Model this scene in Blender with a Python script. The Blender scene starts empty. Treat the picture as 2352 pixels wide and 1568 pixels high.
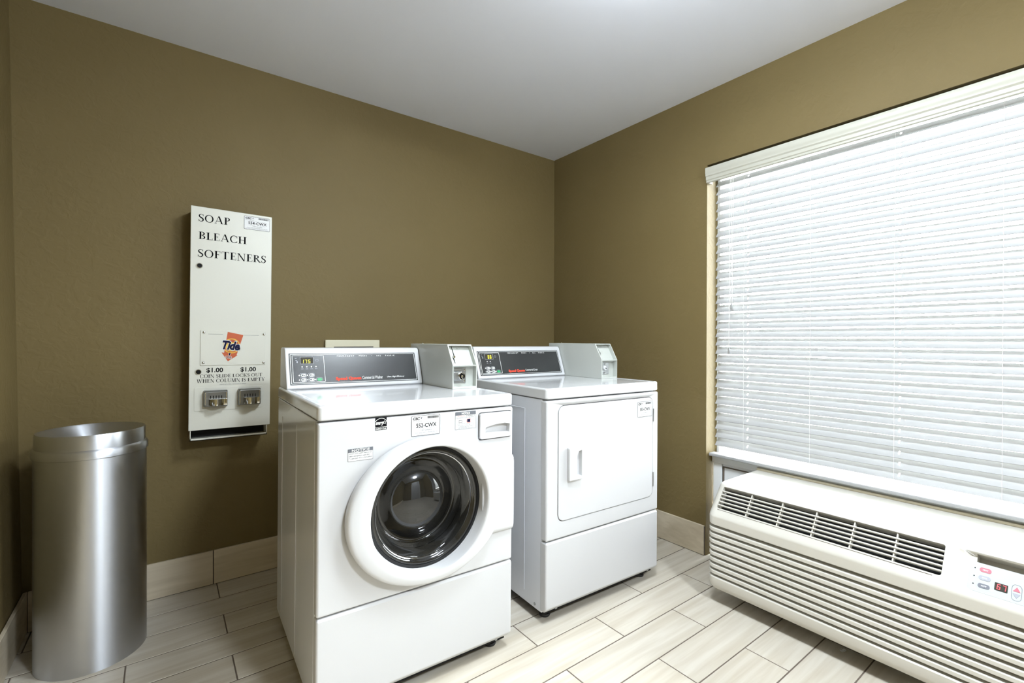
import bpy, bmesh, math, random
from mathutils import Vector, Matrix
random.seed(7)
sc = bpy.context.scene
C = sc.collection
PI = math.pi
sin, cos = math.sin, math.cos

# ------------------------------------------------------------------ camera
RES_X, RES_Y, F_PX = 2352.0, 1568.0, 1076.18
CAM = Vector((-2.30311, -2.57992, 1.13938))
YAW, PITCH, ROLL = 0.63969, -0.00377, 0.00239
def cam_axes():
    f = Vector((sin(YAW)*cos(PITCH), cos(YAW)*cos(PITCH), sin(PITCH)))
    r = f.cross(Vector((0, 0, 1))).normalized(); u = r.cross(f)
    return r*cos(ROLL)+u*sin(ROLL), -r*sin(ROLL)+u*cos(ROLL), f
_r, _u, _f = cam_axes()
cd = bpy.data.cameras.new('camera'); cam = bpy.data.objects.new('camera', cd); C.objects.link(cam)
cd.sensor_width = 36.0; cd.lens = F_PX/RES_X*36.0; cd.clip_start = 0.02; cd.clip_end = 200
M3 = Matrix((_r, _u, -_f)).transposed()
cam.matrix_world = Matrix.Translation(CAM) @ M3.to_4x4()
sc.camera = cam

# ------------------------------------------------------------------ world / light / exposure
wd = bpy.data.worlds.new('overcast_sky'); sc.world = wd; wd.use_nodes = True
bg = wd.node_tree.nodes['Background']
bg.inputs['Color'].default_value = (0.94, 0.97, 1.0, 1); bg.inputs['Strength'].default_value = 36.0
LAMP_STRENGTH = 80.0; SHADE_STRENGTH = 86.0; FAR_GAIN = 2.0
sc.view_settings.view_transform = 'Standard'; sc.view_settings.look = 'None'
sc.view_settings.gamma = 1.0; sc.view_settings.use_curve_mapping = False
sc.view_settings.exposure = 0.20
cy = sc.cycles
cy.use_light_tree = False; cy.max_bounces = 6; cy.diffuse_bounces = 3; cy.glossy_bounces = 3; cy.transmission_bounces = 6; cy.transparent_max_bounces = 6
cy.caustics_reflective = False; cy.caustics_refractive = False
pl = bpy.data.lights.new('window_portal', 'AREA'); pl.shape = 'RECTANGLE'; pl.size = 1.9; pl.size_y = 1.6
pl.cycles.is_portal = True
po = bpy.data.objects.new('window_portal', pl); C.objects.link(po)
po.location = (0.20, -2.12, 1.27); po.rotation_euler = (PI/2, 0, PI/2)   # faces -x into the room

# ------------------------------------------------------------------ helpers
def srgb(r, g, b):
    f = lambda v: (v/255.0)/12.92 if v/255.0 <= .04045 else (((v/255.0)+.055)/1.055)**2.4
    return (f(r), f(g), f(b), 1.0)

MATS = {}
def mat(name, col, rough=.5, metal=0.0, noise=0.03, nscale=40.0, bump=0.0, bscale=200.0, coat=0.0, spec=0.5,
        emit=None, estr=0.0, trans=0.0, ior=1.45, aniso=0.0):
    m = bpy.data.materials.new(name); m.use_nodes = True
    nt = m.node_tree; b = nt.nodes['Principled BSDF']; N = nt.nodes.new; L = nt.links.new
    b.inputs['Roughness'].default_value = rough; b.inputs['Metallic'].default_value = metal
    b.inputs['IOR'].default_value = ior; b.inputs['Coat Weight'].default_value = coat
    b.inputs['Coat Roughness'].default_value = .06
    b.inputs['Specular IOR Level'].default_value = spec
    b.inputs['Transmission Weight'].default_value = trans
    b.inputs['Anisotropic'].default_value = aniso; b.inputs['Anisotropic Rotation'].default_value = .25 if aniso else 0
    tc = N('ShaderNodeTexCoord')
    if noise:
        n = N('ShaderNodeTexNoise'); n.inputs['Scale'].default_value = nscale; n.inputs['Detail'].default_value = 0
        L(tc.outputs['Object'], n.inputs['Vector'])
        mx = N('ShaderNodeMix'); mx.data_type = 'RGBA'
        lo = [c*(1-noise) for c in col[:3]]+[1]; hi = [min(1, c*(1+noise)) for c in col[:3]]+[1]
        mx.inputs[6].default_value = lo; mx.inputs[7].default_value = hi
        L(n.outputs['Fac'], mx.inputs[0]); L(mx.outputs[2], b.inputs['Base Color'])
    else:
        b.inputs['Base Color'].default_value = col
    if bump:
        n2 = N('ShaderNodeTexNoise'); n2.inputs['Scale'].default_value = bscale; n2.inputs['Detail'].default_value = 0
        L(tc.outputs['Object'], n2.inputs['Vector'])
        bp = N('ShaderNodeBump'); bp.inputs['Strength'].default_value = bump; bp.inputs['Distance'].default_value = .002
        L(n2.outputs['Fac'], bp.inputs['Height']); L(bp.outputs['Normal'], b.inputs['Normal'])
    if emit:
        b.inputs['Emission Color'].default_value = emit; b.inputs['Emission Strength'].default_value = estr
        if estr < 5: m.cycles.emission_sampling = 'NONE'
    MATS[name] = m
    return m

def wall_material():
    m = mat('olive_wall_paint', srgb(115, 98, 60), rough=.6, noise=0, spec=.25)
    nt = m.node_tree; b = nt.nodes['Principled BSDF']; N = nt.nodes.new; L = nt.links.new
    tc = N('ShaderNodeTexCoord')
    n = N('ShaderNodeTexNoise'); n.inputs['Scale'].default_value = 2.2; n.inputs['Detail'].default_value = 2
    L(tc.outputs['Object'], n.inputs['Vector'])
    mx = N('ShaderNodeMix'); mx.data_type = 'RGBA'
    mx.inputs[6].default_value = srgb(110, 95, 60); mx.inputs[7].default_value = srgb(116, 101, 66)
    L(n.outputs['Fac'], mx.inputs[0]); L(mx.outputs[2], b.inputs['Base Color'])
    # sprayed texture: flattened splats of plaster
    n2 = N('ShaderNodeTexNoise'); n2.inputs['Scale'].default_value = 30; n2.inputs['Detail'].default_value = 2; n2.inputs['Distortion'].default_value = .7
    mu = N('ShaderNodeMapRange'); mu.inputs['From Min'].default_value = .42; mu.inputs['From Max'].default_value = .66
    L(tc.outputs['Object'], n2.inputs['Vector']); L(n2.outputs['Fac'], mu.inputs['Value'])
    bp = N('ShaderNodeBump'); bp.inputs['Strength'].default_value = .28; bp.inputs['Distance'].default_value = .0022
    L(mu.outputs[0], bp.inputs['Height']); L(bp.outputs['Normal'], b.inputs['Normal'])
    return m

def tile_material(name, base, dark, stretch, rough=.38):
    """cream porcelain with soft wood-like streaks along local x, different on every piece"""
    m = mat(name, base, rough=rough, noise=0)
    nt = m.node_tree; b = nt.nodes['Principled BSDF']; N = nt.nodes.new; L = nt.links.new
    tc = N('ShaderNodeTexCoord'); oi = N('ShaderNodeObjectInfo')
    mp = N('ShaderNodeMapping'); mp.inputs['Scale'].default_value = stretch
    off = N('ShaderNodeCombineXYZ'); mul = N('ShaderNodeMath'); mul.operation = 'MULTIPLY'; mul.inputs[1].default_value = 57.0
    L(oi.outputs['Random'], mul.inputs[0])
    for i in range(3): L(mul.outputs[0], off.inputs[i])
    L(tc.outputs['Object'], mp.inputs['Vector']); L(off.outputs[0], mp.inputs['Location'])
    n = N('ShaderNodeTexNoise'); n.inputs['Scale'].default_value = 1.0; n.inputs['Detail'].default_value = 4; n.inputs['Distortion'].default_value = .4
    L(mp.outputs[0], n.inputs['Vector'])
    rp = N('ShaderNodeValToRGB'); rp.color_ramp.elements[0].position = .33; rp.color_ramp.elements[1].position = .68
    rp.color_ramp.elements[0].color = dark; rp.color_ramp.elements[1].color = base
    L(n.outputs['Fac'], rp.inputs['Fac'])
    hs = N('ShaderNodeHueSaturation'); mr = N('ShaderNodeMapRange')
    mr.inputs['To Min'].default_value = .95; mr.inputs['To Max'].default_value = 1.04
    L(oi.outputs['Random'], mr.inputs['Value']); L(mr.outputs[0], hs.inputs['Value'])
    L(rp.outputs['Color'], hs.inputs['Color']); L(hs.outputs['Color'], b.inputs['Base Color'])
    return m

WALL = wall_material()
CEIL = mat('white_ceiling_paint', srgb(236, 239, 250), .9, noise=.015, nscale=3)
TILE = tile_material('plank_tile', srgb(209, 202, 189), srgb(190, 180, 163), (2.2, 34, 10))
BTILE = tile_material('baseboard_tile', srgb(216, 203, 180), srgb(197, 183, 158), (2.2, 10, 34))
GROUT = mat('grey_brown_grout', srgb(104, 93, 83), .9, noise=.12, nscale=60)
ENAM = mat('white_enamel', srgb(220, 222, 228), .20, noise=.01, nscale=5, coat=.25)
ENAMF = mat('white_enamel_front', srgb(200, 200, 202), .26, noise=.01, nscale=5, coat=.0, spec=.38)
LIDM = mat('white_porcelain_lid', srgb(212, 212, 213), .09, noise=.01, nscale=5, coat=.3)
PLAST = mat('white_plastic', srgb(203, 203, 205), .26, noise=.01, nscale=8)
COINP = mat('pale_grey_painted_steel', srgb(192, 195, 189), .34, noise=.015, nscale=9)
DARKP = mat('charcoal_overlay', srgb(52, 53, 53), .24, noise=.08, nscale=9, coat=.1)
BLACK = mat('black_plastic', srgb(16, 16, 17), .5, noise=.1, spec=.2)
RUBBER = mat('black_rubber', srgb(26, 26, 27), .55, noise=.1)
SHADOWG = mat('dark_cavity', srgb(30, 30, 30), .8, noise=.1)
CHROME = mat('chrome', srgb(215, 215, 212), .12, 1.0, noise=.03, nscale=30)
ZINC = mat('zinc_plated_steel', srgb(165, 168, 170), .32, 1.0, noise=.06, nscale=50)
DZINC = mat('dark_zinc_casting', srgb(128, 128, 126), .3, 1.0, noise=.08, nscale=60)
DRUM = mat('drum_steel', srgb(70, 69, 68), .35, 1.0, noise=.1, nscale=40)
DGLASS = mat('smoked_door_glass', srgb(46, 46, 45), .015, trans=.55, ior=1.62, noise=0)
IVORY = mat('ivory_enamel', srgb(214, 213, 203), .33, noise=.012, nscale=6)
CREAM = mat('cream_plastic', srgb(226, 220, 195), .4, noise=.03, nscale=25)
INK = mat('black_ink', srgb(14, 13, 17), .6, noise=.05, spec=.08)
GINK = mat('grey_ink', srgb(104, 106, 112), .6, noise=.05, spec=.1)
WINK = mat('white_ink', srgb(235, 235, 232), .5, noise=.02)
RINK = mat('red_ink', srgb(224, 76, 56), .55, noise=.04, spec=.15)
PAPER = mat('white_label_paper', srgb(222, 222, 222), .35, noise=.01)
GREEN = mat('green_key', srgb(38, 152, 90), .35, noise=.05)
KEY = mat('pale_key', srgb(214, 216, 208), .35, noise=.04)
LEDY = mat('yellow_led', srgb(240, 230, 60), .4, emit=srgb(245, 235, 60), estr=.9, noise=.02)
LEDR = mat('red_led', srgb(255, 70, 80), .4, emit=srgb(255, 60, 70), estr=1.1, noise=.02)
LEDW = mat('white_indicator', srgb(250, 250, 245), .3, noise=.02)
SCREEN = mat('dark_screen', srgb(58, 55, 48), .08, noise=.05)
ACP = mat('off_white_ac_plastic', srgb(206, 202, 193), .34, noise=.012, nscale=10)
ACK = mat('grey_ac_keypad', srgb(184, 188, 189), .4, noise=.02, bump=.05)
PINK = mat('rose_key', srgb(206, 100, 116), .4, noise=.03)
GKEY = mat('grey_key', srgb(160, 161, 170), .4, noise=.03)
DKEY = mat('dark_grey_key', srgb(104, 105, 114), .4, noise=.03)
FOAM = mat('tan_foam_strip', srgb(238, 228, 204), .9, noise=.1, nscale=70, bump=.4, bscale=160)
SLAT = mat('white_slat', srgb(160, 160, 160), .42, noise=.01, bump=.03, bscale=30)
VALM = mat('ivory_valance', srgb(186, 184, 172), .4, noise=.015)
CORD = mat('white_cord', srgb(240, 240, 236), .8, noise=.04)
TASS = mat('grey_tassel', srgb(150, 150, 150), .4, noise=.04)
WFRAME = mat('white_window_frame', srgb(232, 234, 236), .35, noise=.01)
ORANGE = mat('orange_print', srgb(186, 88, 50), .45, noise=.04)
YELLOW = mat('yellow_print', srgb(226, 186, 70), .45, noise=.04)
NAVY = mat('navy_print', srgb(28, 28, 58), .55, noise=.04, spec=.1)
LENS = mat('lamp_diffuser', srgb(250, 250, 245), .5, noise=.0, emit=(.84, .93, 1.0, 1), estr=LAMP_STRENGTH)
SHADE = mat('lamp_shade_fabric', srgb(240, 238, 230), .8, noise=.0, emit=(.84, .93, 1.0, 1), estr=SHADE_STRENGTH)
LENS2 = mat('lamp_diffuser_far', srgb(250, 250, 245), .5, noise=.0, emit=(.84, .93, 1.0, 1), estr=LAMP_STRENGTH*FAR_GAIN)
SHADE2 = mat('lamp_shade_fabric_far', srgb(240, 238, 230), .8, noise=.0, emit=(.84, .93, 1.0, 1), estr=SHADE_STRENGTH*FAR_GAIN)
CONCRETE = mat('pale_concrete', srgb(206, 204, 198), .9, noise=.1, nscale=3)

def steel_material():
    m = mat('brushed_stainless', srgb(206, 209, 216), .27, 1.0, noise=0, aniso=.88)
    nt = m.node_tree; b = nt.nodes['Principled BSDF']; N = nt.nodes.new; L = nt.links.new
    tg = N('ShaderNodeTangent'); tg.direction_type = 'RADIAL'; tg.axis = 'Z'; L(tg.outputs[0], b.inputs['Tangent'])
    tc = N('ShaderNodeTexCoord'); mp = N('ShaderNodeMapping'); mp.inputs['Scale'].default_value = (6, 6, 1500)
    n = N('ShaderNodeTexNoise'); n.inputs['Scale'].default_value = 1; n.inputs['Detail'].default_value = 2
    L(tc.outputs['Object'], mp.inputs['Vector']); L(mp.outputs[0], n.inputs['Vector'])
    mr = N('ShaderNodeMapRange'); mr.inputs['To Min'].default_value = .37; mr.inputs['To Max'].default_value = .40
    L(n.outputs['Fac'], mr.inputs['Value']); L(mr.outputs[0], b.inputs['Roughness'])
    return m
STEEL = steel_material()

def pane_material():
    m = bpy.data.materials.new('window_glass'); m.use_nodes = True; nt = m.node_tree; nt.nodes.clear()
    N = nt.nodes.new; L = nt.links.new
    o = N('ShaderNodeOutputMaterial'); mx = N('ShaderNodeMixShader'); t = N('ShaderNodeBsdfTransparent'); g = N('ShaderNodeBsdfGlossy')
    t.inputs['Color'].default_value = (.95, .97, .96, 1); g.inputs['Roughness'].default_value = .02
    fr = N('ShaderNodeFresnel'); fr.inputs['IOR'].default_value = 1.45
    L(fr.outputs[0], mx.inputs[0]); L(t.outputs[0], mx.inputs[1]); L(g.outputs[0], mx.inputs[2]); L(mx.outputs[0], o.inputs['Surface'])
    return m
PANE = pane_material()

class G:
    """collects shapes; build() links them as ONE mesh object"""
    def __init__(s): s.v = []; s.f = []
    def add(s, vs, fs):
        o = len(s.v); s.v += [tuple(p) for p in vs]; s.f += [tuple(i+o for i in f) for f in fs]; return s
    def box(s, x0, x1, y0, y1, z0, z1):
        return s.add([(x0,y0,z0),(x1,y0,z0),(x1,y1,z0),(x0,y1,z0),(x0,y0,z1),(x1,y0,z1),(x1,y1,z1),(x0,y1,z1)],
                     [(0,3,2,1),(4,5,6,7),(0,1,5,4),(1,2,6,5),(2,3,7,6),(3,0,4,7)])
    def loft(s, rings, cap0=True, cap1=True, closed=True):
        n = len(rings[0]); vs = [p for r in rings for p in r]; fs = []
        for i in range(len(rings)-1):
            for j in range(n if closed else n-1):
                k = (j+1) % n
                fs.append((i*n+j, i*n+k, (i+1)*n+k, (i+1)*n+j))
        if cap0: fs.append(tuple(range(n-1, -1, -1)))
        if cap1: fs.append(tuple((len(rings)-1)*n+j for j in range(n)))
        return s.add(vs, fs)
    def prism(s, poly, fn0, fn1):
        return s.loft([[fn0(*q) for q in poly], [fn1(*q) for q in poly]])
    def tube(s, pts, r, n=8):
        pts = [Vector(p) for p in pts]; rings = []
        for i, p in enumerate(pts):
            d = (pts[min(i+1, len(pts)-1)]-pts[max(i-1, 0)]).normalized()
            a = d.cross(Vector((0, 0, 1)) if abs(d.z) < .9 else Vector((1, 0, 0))).normalized(); b = d.cross(a)
            rr = r[i] if isinstance(r, (list, tuple)) else r
            rings.append([p+a*rr*cos(2*PI*k/n)+b*rr*sin(2*PI*k/n) for k in range(n)])
        return s.loft(rings)
    def lathe(s, prof, c=(0, 0, 0), axis='z', n=48, cap0=True, cap1=True):
        rings = []
        for r, h in prof:
            ring = []
            for k in range(n):
                a = 2*PI*k/n
                if axis == 'z': ring.append((c[0]+r*cos(a), c[1]+r*sin(a), c[2]+h))
                elif axis == 'y': ring.append((c[0]+r*cos(a), c[1]+h, c[2]+r*sin(a)))
                else: ring.append((c[0]+h, c[1]+r*cos(a), c[2]+r*sin(a)))
            rings.append(ring)
        return s.loft(rings, cap0, cap1)
    def build(s, name, material, parent=None, bevel=0.0, seg=2, smooth=True, angle=35, ang_bevel=30, wn=False):
        bm = bmesh.new(); vs = [bm.verts.new(p) for p in s.v]
        for f in s.f:
            try: bm.faces.new([vs[i] for i in f])
            except ValueError: pass
        bmesh.ops.recalc_face_normals(bm, faces=bm.faces)
        if bevel:
            bmesh.ops.remove_doubles(bm, verts=bm.verts, dist=1e-6)
            es = [e for e in bm.edges if len(e.link_faces) == 2 and e.calc_face_angle(0) > math.radians(ang_bevel)]
            bmesh.ops.bevel(bm, geom=es, offset=bevel, segments=seg, affect='EDGES', profile=.5, clamp_overlap=True)
        me = bpy.data.meshes.new(name); bm.to_mesh(me); bm.free()
        o = link(name, me, material, parent, smooth, angle)
        if (bevel and smooth) or wn: weighted(o)
        return o

def weighted(o):
    m = o.modifiers.new('weighted_normals', 'WEIGHTED_NORMAL'); m.keep_sharp = True; m.weight = 80
    return o

def link(name, me, material, parent=None, smooth=True, angle=35):
    if smooth and len(me.polygons):
        me.polygons.foreach_set('use_smooth', [True]*len(me.polygons)); me.set_sharp_from_angle(angle=math.radians(angle))
    if material and not me.materials: me.materials.append(material)
    o = bpy.data.objects.new(name, me); C.objects.link(o)
    if parent: o.parent = parent
    return o
def empty(name, loc=(0, 0, 0), rot=(0, 0, 0)):
    o = bpy.data.objects.new(name, None); C.objects.link(o); o.location = loc; o.rotation_euler = rot; o.empty_display_size = .1
    return o
def tag(o, label=None, cat=None, group=None, kind=None):
    for k, v in (('label', label), ('category', cat), ('group', group), ('kind', kind)):
        if v: o[k] = v
    return o
def struct(o): o['kind'] = 'structure'; return o
def copy_tree(o, parent=None):
    c = o.copy(); C.objects.link(c); c.parent = parent
    for ch in list(o.children): copy_tree(ch, c)
    return c
def boolean(o, cutters):
    for c in cutters:
        c.parent = o.parent
        m = o.modifiers.new('cut', 'BOOLEAN'); m.operation = 'DIFFERENCE'; m.solver = 'EXACT'; m.object = c
    bpy.context.view_layer.update()
    dg = bpy.context.evaluated_depsgraph_get(); me = bpy.data.meshes.new_from_object(o.evaluated_get(dg))
    o.modifiers.clear(); old = o.data; o.data = me; bpy.data.meshes.remove(old)
    for c in cutters:
        d = c.data; bpy.data.objects.remove(c); bpy.data.meshes.remove(d)
    me.polygons.foreach_set('use_smooth', [True]*len(me.polygons)); me.set_sharp_from_angle(angle=math.radians(35))
    return weighted(o)

# ---- flat print: 2-D polygons (u right, v up) laid on a surface by fn(u, v)
def rrect(x0, x1, y0, y1, r, n=4):
    pts = []
    for cx, cy, a0 in ((x1-r, y0+r, -PI/2), (x1-r, y1-r, 0), (x0+r, y1-r, PI/2), (x0+r, y0+r, PI)):
        for k in range(n+1):
            a = a0+PI/2*k/n; pts.append((cx+r*cos(a), cy+r*sin(a)))
    return pts
def circ(cx, cy, rx, ry=None, n=24):
    ry = ry or rx
    return [(cx+rx*cos(2*PI*k/n), cy+ry*sin(2*PI*k/n)) for k in range(n)]
def flat(name, polys, fn, material, parent):
    g = G()
    for p in polys: g.add([fn(u, v) for u, v in p], [tuple(range(len(p)))])
    return g.build(name, material, parent, smooth=False)
def ringflat(name, outer, inner, fn, material, parent):
    n = len(outer); g = G()
    g.add([fn(*q) for q in outer]+[fn(*q) for q in inner], [(i, (i+1) % n, n+(i+1) % n, n+i) for i in range(n)])
    return g.build(name, material, parent, smooth=False)
def frame_line(name, x0, x1, y0, y1, r, w, fn, material, parent):
    return ringflat(name, rrect(x0, x1, y0, y1, r), rrect(x0+w, x1-w, y0+w, y1-w, max(r-w, .0002)), fn, material, parent)

def font_polys(txt, bold=0.0, shear=0.0, space=1.0):
    """outline font -> list of (verts2d, faces)"""
    cu = bpy.data.curves.new('t', 'FONT'); cu.body = txt; cu.size = 1; cu.offset = bold; cu.shear = shear; cu.space_character = space
    cu.resolution_u = 3
    o = bpy.data.objects.new('t', cu); C.objects.link(o)
    dg = bpy.context.evaluated_depsgraph_get(); me = bpy.data.meshes.new_from_object(o.evaluated_get(dg))
    vs = [(v.co.x, v.co.y) for v in me.vertices]; fs = [tuple(p.vertices) for p in me.polygons]
    bpy.data.objects.remove(o); bpy.data.curves.remove(cu); bpy.data.meshes.remove(me)
    return vs, fs
def text(name, txt, x0, x1, z0, z1, fn, material, parent, bold=0.0, shear=0.0, space=1.0):
    """lettering fitted into the rectangle x0..x1, z0..z1"""
    vs, fs = font_polys(txt, bold, shear, space)
    return fit_mesh(name, vs, fs, x0, x1, z0, z1, fn, material, parent)
def fit_mesh(name, vs, fs, x0, x1, z0, z1, fn, material, parent):
    a0 = min(v[0] for v in vs); a1 = max(v[0] for v in vs); b0 = min(v[1] for v in vs); b1 = max(v[1] for v in vs)
    sx = (x1-x0)/max(a1-a0, 1e-6); sz = (z1-z0)/max(b1-b0, 1e-6)
    g = G(); g.add([fn(x0+(x-a0)*sx, z0+(y-b0)*sz) for x, y in vs], fs)
    return g.build(name, material, parent, smooth=False)

# ---- roman capitals with serifs, drawn from stems, hairlines and swelling bowls
def serif_polys(txt, spacing=.10):
    T, H, SW, SH = .19, .062, .10, .048     # stem, hairline, serif reach, serif height
    out = []; x = 0.0
    def bar(x0, x1, y0, y1): return [(x0, y0), (x1, y0), (x1, y1), (x0, y1)]
    def diag(xa, ya, xb, yb, w): return [(xa-w/2, ya), (xa+w/2, ya), (xb+w/2, yb), (xb-w/2, yb)]
    def stem(xc, w=T, y0=0, y1=1, s0=True, s1=True):
        r = [bar(xc-w/2, xc+w/2, y0, y1)]
        if s0: r.append(bar(xc-w/2-SW, xc+w/2+SW, y0, y0+SH))
        if s1: r.append(bar(xc-w/2-SW, xc+w/2+SW, y1-SH, y1))
        return r
    def arc(cx, cy, rx, ry, a0, a1, thick=T, thin=H, n=18):
        qs = []
        for k in range(n):
            t0 = a0+(a1-a0)*k/n; t1 = a0+(a1-a0)*(k+1)/n
            def pt(t, inner):
                c, s = cos(t), sin(t)
                return (cx+(rx-(thick if inner else 0))*c, cy+(ry-(thin if inner else 0))*s)
            qs.append([pt(t0, 0), pt(t1, 0), pt(t1, 1), pt(t0, 1)])
        return qs
    for ch in txt:
        P = []; w = .8
        if ch == ' ': x += .38; continue
        if ch == 'O': w = .98; P = arc(.49, .5, .49, .52, 0, 2*PI, .16, H, 32)
        elif ch == 'C': w = .88; P = arc(.49, .5, .49, .52, .22*PI, 1.78*PI, .16, H, 28)+[bar(.80, .835, .66, .97), bar(.80, .835, .05, .26)]
        elif ch == 'D': w = .95; P = stem(.2, s0=False, s1=False)+arc(.35, .5, .58, .5, -PI/2, PI/2, .16, H, 20)+[bar(.02, .4, 0, SH), bar(.02, .4, 1-SH, 1)]
        elif ch in 'PRB':
            w = .70 if ch != 'R' else .84
            P = stem(.2, s0=ch != 'B', s1=False)+[bar(.02, .36, 1-SH, 1)]
            P += arc(.34, .755, .34, .245, -PI/2, PI/2, .15, H, 14)+[bar(.2, .36, .51, .51+H)]
            if ch == 'B': P += arc(.34, .265, .40, .265, -PI/2, PI/2, .16, H, 14)+[bar(.02, .36, 0, SH), bar(.2, .36, .51, .51+H)]; w = .76
            if ch == 'R': P += [diag(.80, 0, .40, .53, .17), bar(.70, .95, 0, SH)]
        elif ch == 'S':
            w = .62
            pts = [(.55, .80), (.50, .92), (.38, .985), (.25, .97), (.13, .88), (.10, .76), (.16, .63), (.30, .54), (.44, .45), (.53, .33), (.53, .19), (.44, .07), (.30, .015), (.17, .05), (.08, .17), (.05, .27)]
            ws = [.05, .055, .06, .075, .11, .135, .15, .165, .165, .15, .135, .11, .075, .06, .055, .05]
            L = []; R = []
            for i, (a, b) in enumerate(pts):
                p0 = pts[max(i-1, 0)]; p1 = pts[min(i+1, len(pts)-1)]; dx, dy = p1[0]-p0[0], p1[1]-p0[1]; d = math.hypot(dx, dy)
                L.append((a-dy/d*ws[i]/2, b+dx/d*ws[i]/2)); R.append((a+dy/d*ws[i]/2, b-dx/d*ws[i]/2))
            P = [[L[i], L[i+1], R[i+1], R[i]] for i in range(len(pts)-1)]+[bar(.53, .565, .72, 1.0), bar(.03, .065, 0, .30)]
        elif ch == 'A': w = 1.0; P = [diag(.12, 0, .47, 1, .055), diag(.86, 0, .50, 1.02, .17), bar(.24, .72, .32, .32+H), bar(0, .26, 0, SH), bar(.70, 1.02, 0, SH)]
        elif ch == 'V': w = 1.0; P = [diag(.50, 0, .14, 1, .17), diag(.52, 0, .88, 1, .055), bar(0, .32, 1-SH, 1), bar(.74, 1.02, 1-SH, 1)]
        elif ch == 'L': w = .70; P = stem(.2, s0=False)+[bar(.02, .70, 0, SH+.01), bar(.66, .70, 0, .26)]
        elif ch in 'EF':
            w = .70; P = stem(.2, s0=ch == 'F', s1=False)+[bar(.02, .66, 1-SH, 1), bar(.625, .66, .76, 1), bar(.2, .52, .50, .50+H), bar(.49, .52, .40, .64)]
            if ch == 'E': P += [bar(.02, .70, 0, SH), bar(.665, .70, 0, .26)]
        elif ch == 'T': w = .86; P = stem(.43, s1=False)+[bar(.02, .84, 1-SH-.01, 1), bar(.02, .055, .74, 1), bar(.805, .84, .74, 1)]
        elif ch == 'H': w = .98; P = stem(.19)+stem(.79)+[bar(.19, .79, .49, .49+H)]
        elif ch == 'I': w = .36; P = stem(.18)
        elif ch == 'N': w = 1.0; P = stem(.16, .05)+stem(.86, .05, s0=False)+[diag(.84, -.02, .17, 1, .17)]
        elif ch == 'K': w = .92; P = stem(.2)+[diag(.30, .42, .76, 1, .055), diag(.80, 0, .42, .58, .17), bar(.62, .92, 1-SH, 1), bar(.66, .96, 0, SH)]
        elif ch == 'U': w = .95; P = [bar(.12, .27, .32, 1), bar(.76, .81, .32, 1), bar(.02, .38, 1-SH, 1), bar(.66, .92, 1-SH, 1)]+arc(.465, .33, .345, .34, PI, 2*PI, .10, .06, 16)
        elif ch == 'M': w = 1.16; P = stem(.16, .05, s1=False)+stem(.98, T)+[diag(.56, 0, .18, 1, .16), diag(.56, 0, .95, 1, .055), bar(0, .24, 1-SH, 1)]
        elif ch == 'W': w = 1.36; P = [diag(.38, 0, .12, 1, .15), diag(.39, 0, .66, 1, .05), diag(.92, 0, .64, 1, .15), diag(.93, 0, 1.22, 1, .05), bar(0, .28, 1-SH, 1), bar(.52, .80, 1-SH, 1), bar(1.10, 1.36, 1-SH, 1)]
        elif ch == 'Y': w = .92; P = stem(.46, T, 0, .48, s1=False)+[diag(.45, .44, .14, 1, .16), diag(.49, .44, .80, 1, .055), bar(0, .30, 1-SH, 1), bar(.66, .94, 1-SH, 1)]
        out += [[(x+a, b) for a, b in q] for q in P]; x += w+spacing
    return out
def serif(name, txt, x0, x1, z0, z1, fn, material, parent):
    vs = []; fs = []
    for q in serif_polys(txt):
        o = len(vs); vs += q; fs.append(tuple(range(o, o+len(q))))
    return fit_mesh(name, vs, fs, x0, x1, z0, z1, fn, material, parent)
def seven_seg(txt, x0, x1, z0, z1, slant=.08):
    SEG = {'0': 'abcdef', '1': 'bc', '5': 'acdfg', '6': 'acdefg', '7': 'abc', '8': 'abcdefg'}
    n = len(txt); cw = (x1-x0)/n; h = z1-z0; w = cw*.66; t = h*.13; out = []
    for i, ch in enumerate(txt):
        ox = x0+i*cw+cw*.12
        R = dict(a=(0, w, h-t, h), g=(0, w, h/2-t/2, h/2+t/2), d=(0, w, 0, t), f=(0, t, h/2, h), b=(w-t, w, h/2, h), e=(0, t, 0, h/2), c=(w-t, w, 0, h/2))
        for s in SEG[ch]:
            a0, a1, b0, b1 = R[s]; g = t*.12
            out.append([(ox+a0+g+slant*b0, z0+b0+g), (ox+a1-g+slant*b0, z0+b0+g), (ox+a1-g+slant*b1, z0+b1-g), (ox+a0+g+slant*b1, z0+b1-g)])
    return out

# ================================================================== THE ROOM
H = 2.453; XL = -2.752; YF = -4.75
OY0, OY1, OZ = -1.207, -3.05, 2.062          # window opening in the right wall
struct(G().box(XL-.25, .0, 0, .12, -.05, H+.05).build('wall_back', WALL))
g = G(); g.box(0, .17, OY0, .12, -.05, H+.05); g.box(0, .17, OY1, OY0, OZ, H+.05); g.box(0, .17, YF-.1, OY1, -.05, H+.05)
struct(g.build('wall_right', WALL))
g = G(); xb, xt = -2.739, -2.776
g.add([(xb, .1, -.05), (xb, YF, -.05), (xt, YF, H+.05), (xt, .1, H+.05), (xb-.15, .1, -.05), (xb-.15, YF, -.05), (xt-.15, YF, H+.05), (xt-.15, .1, H+.05)],
      [(0, 1, 2, 3), (7, 6, 5, 4), (0, 4, 5, 1), (1, 5, 6, 2), (2, 6, 7, 3), (3, 7, 4, 0)])
struct(g.build('wall_left', WALL))
struct(G().box(XL-.25, .17, YF-.12, YF, -.05, H+.05).build('wall_front', WALL))
struct(G().box(XL-.25, .17, YF-.12, .12, H, H+.1).build('ceiling', CEIL))
floor = struct(G().box(XL-.25, .17, YF-.12, .12, -.08, -.0010).build('floor', GROUT))
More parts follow.
